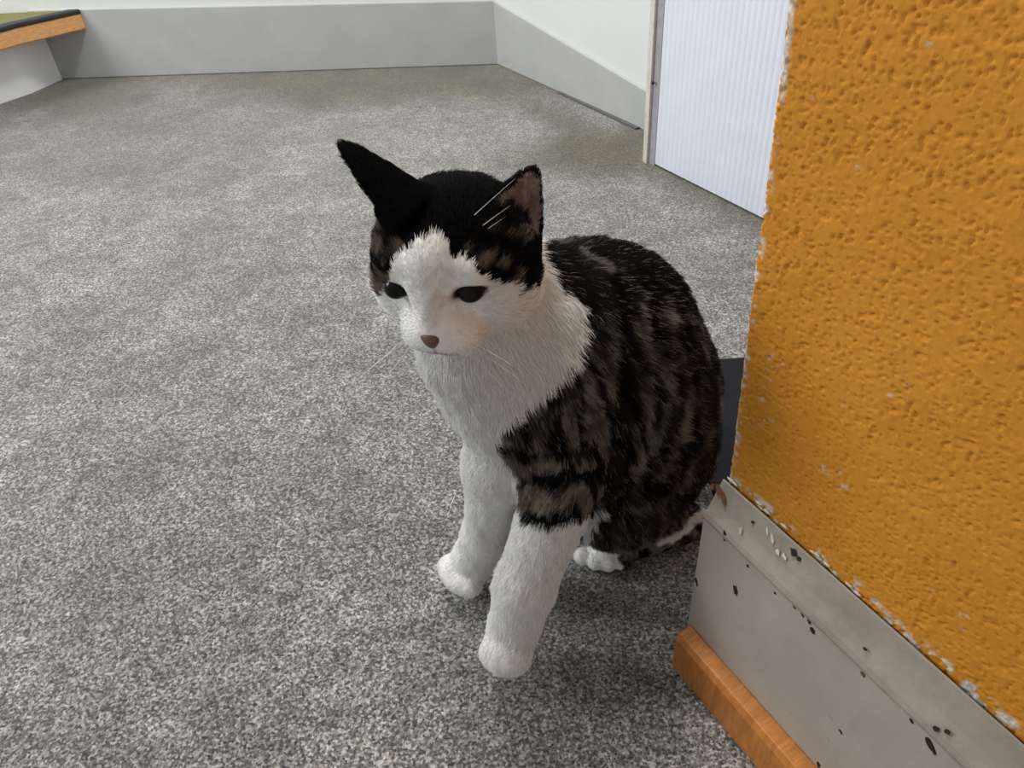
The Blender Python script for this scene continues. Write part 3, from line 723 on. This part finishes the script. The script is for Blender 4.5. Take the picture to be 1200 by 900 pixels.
for s_, ends in ((-1, [(404, 455, .40), (412, 446, .395), (430, 470, .385)]), (1, [(600, 425, .345), (606, 440, .345), (590, 452, .345)])):
    for i, (ex, ey, Yd) in enumerate(ends):
        hairline('whisker', whisk(H(s_ * 0.013, -0.019 - 0.003 * i, 0.046), px(ex, ey, Yd), 0.002), 0.00022, M_WH, cat)
for a_, b_ in (((556, 252), (604, 208)), ((566, 264), (598, 240)), ((572, 268), (594, 252))):
    hairline('ear_whisker', whisk(px(*a_, .388), px(*b_, .40), 0.0005), 0.00014, M_WH, cat)

# ---- fur: strands combed along the body
tri = np.concatenate([CQ[:, [0, 1, 2]], CQ[:, [0, 2, 3]]])
ar = np.linalg.norm(np.cross(CV[tri[:, 1]] - CV[tri[:, 0]], CV[tri[:, 2]] - CV[tri[:, 0]]), axis=1) / 2
NF = 380000
ti = rng.choice(len(tri), NF, p=ar / ar.sum()); u1, u2 = rng.random(NF), rng.random(NF); fl_ = u1 + u2 > 1; u1[fl_] = 1 - u1[fl_]; u2[fl_] = 1 - u2[fl_]
w0_ = 1 - u1 - u2; T_ = tri[ti]
FP_ = CV[T_[:, 0]] * w0_[:, None] + CV[T_[:, 1]] * u1[:, None] + CV[T_[:, 2]] * u2[:, None]
FN_ = CN[T_[:, 0]] * w0_[:, None] + CN[T_[:, 1]] * u1[:, None] + CN[T_[:, 2]] * u2[:, None]; FN_ /= np.linalg.norm(FN_, axis=1)[:, None]
fcol, fpart = cat_colour(FP_, FN_)
flow = np.zeros((NF, 3))
nose_p = H(0, -0.012, 0.055)
m_ = (fpart == 0) | (fpart == 1); q = FP_ - nose_p; flow[m_] = (q / np.linalg.norm(q, axis=1)[:, None])[m_]
m_ = fpart == 1
for e_ in (EAR_L, EAR_R):
    mm = m_ & (np.linalg.norm(FP_ - e_.b, axis=1) < 0.075); flow[mm] = e_.ax
m_ = fpart == 2; al_ = np.clip(-(FP_ - V(0.02, 0.43, 0)) @ BH / 0.14, 0, 1)
flow[m_] = (-BH[None] * (0.25 + 0.75 * al_)[:, None] + V(0, 0, -1)[None] * (0.95 - 0.25 * al_)[:, None])[m_]
for pi_, vec in ((3, PAW - ELB), (4, PAR - ELR)): flow[fpart == pi_] = N3(vec)
m_ = fpart == 3; up_ = sstep(0.17, 0.24, FP_[:, 2])[:, None]; flow[m_] = (flow * (1 - up_) + (N3(-BH * .5 + V(0, 0, -.85)))[None] * up_)[m_]
m_ = fpart == 5; flow[m_] = (-BH * 0.45 + V(0, 0, -0.85)); m_ = (fpart == 5) & (FP_[:, 2] < 0.03); flow[m_] = N3(TOE - HEEL)
flow[fpart == 6] = V(-0.6, 0.3, 0)
flow += (np.stack([vnoise(FP_, 75, 71 + k) for k in range(3)], 1) - .5) * 0.7 + rng.normal(0, 0.10, (NF, 3))
tg = flow - FN_ * (flow * FN_).sum(1)[:, None]; tg /= np.maximum(np.linalg.norm(tg, axis=1), 1e-6)[:, None]
L = np.select([fpart == 0, fpart == 1, fpart == 2, fpart == 3, fpart == 4, fpart == 5], [0.0046, 0.0030, 0.0085, 0.0065, 0.0060, 0.0085], 0.012); L = np.where((fpart == 2) & (fcol[:, 0] > .5), 0.0085, L)
dn = np.linalg.norm(FP_ - nose_p, axis=1); L = np.where(fpart == 0, np.clip(dn / 0.055, 0.25, 1.25) * L, L)
low = (fpart == 3) | (fpart == 4) | (fpart == 5); L = np.where(low, L * (0.62 + 0.38 * sstep(0.02, 0.11, FP_[:, 2])), L)
de = np.minimum(np.linalg.norm(FP_ - EYE_L - HF * .008, axis=1), np.linalg.norm(FP_ - EYE_R - HF * .008, axis=1)); L = L * (0.25 + 0.75 * sstep(0.008, 0.018, de))
L = np.where((fpart == 5) & (FP_[:, 2] < 0.028), L * 0.45, L)
clump = vnoise(FP_, 170, 81); L = L * rng.uniform(0.65, 1.15, NF) * (0.8 + 0.4 * clump)
lift = np.where(fpart == 0, 0.42, np.where(fpart == 2, 0.40, 0.34)) + (clump - .5) * 0.25 + rng.normal(0, .06, NF)
pts = np.empty((NF, 4, 3)); pts[:, 0] = FP_ - FN_ * 0.0006
for k, (a_, b_) in enumerate(((0.34, 0.55), (0.68, 0.86), (1.0, 0.98)), 1):
    pts[:, k] = FP_ + tg * (L * a_)[:, None] + FN_ * (L * lift * b_)[:, None]
keep = (pts[:, :, 2].min(1) > 0.0012) & (de > 0.0075) & (np.linalg.norm(FP_ - H(0, -0.0185, 0.0550), axis=1) > 0.0075)
pts = pts[keep]; fcol = fcol[keep] * rng.uniform(0.86, 1.10, keep.sum())[:, None]; K = len(pts)
ag = (fcol.max(1) < 0.3) & (np.isin(fpart[keep], (2, 3, 5))); rv = rng.random(K); gl = vnoise(FP_[keep], (330, 330, 150), 91)
fcol[ag & (rv < 0.14) & (gl > .58)] = C_GREY * 1.5; fcol[ag & (rv > 0.80) & (gl < .5)] = C_BLACK
hc = bpy.data.hair_curves.new('fur'); hc.add_curves([4] * K)
hc.attributes['position'].data.foreach_set('vector', pts.astype(np.float32).ravel())
ra = hc.attributes.get('radius') or hc.attributes.new('radius', 'FLOAT', 'POINT')
ra.data.foreach_set('value', np.tile(np.array([0.00013, 0.00012, 0.00009, 0.00003], np.float32), K))
fa_ = hc.attributes.new('coat', 'FLOAT_COLOR', 'CURVE'); fa_.data.foreach_set('color', np.concatenate([np.clip(fcol, 0, .9), np.ones((K, 1))], 1).astype(np.float32).ravel())
M_FUR = NT('cat_fur'); M_FUR.l(M_FUR.attr('coat').outputs['Color'], M_FUR.b.inputs['Base Color']); M_FUR.b.inputs['Roughness'].default_value = 0.65; M_FUR.b.inputs['Specular IOR Level'].default_value = 0.06
hc.materials.append(M_FUR.m)
fur = link(bpy.data.objects.new('fur', hc), cat); fur['kind'] = 'stuff'

hp = [on_floor(533, 581, 0.0012), on_floor(529, 590, 0.0016), on_floor(527, 598, 0.0014), on_floor(524, 606, 0.0012)]
tag(hairline('loose_hair', hp, 0.00035, M_WH, None), 'single short white hair lying on the carpet beside the cat', 'hair')
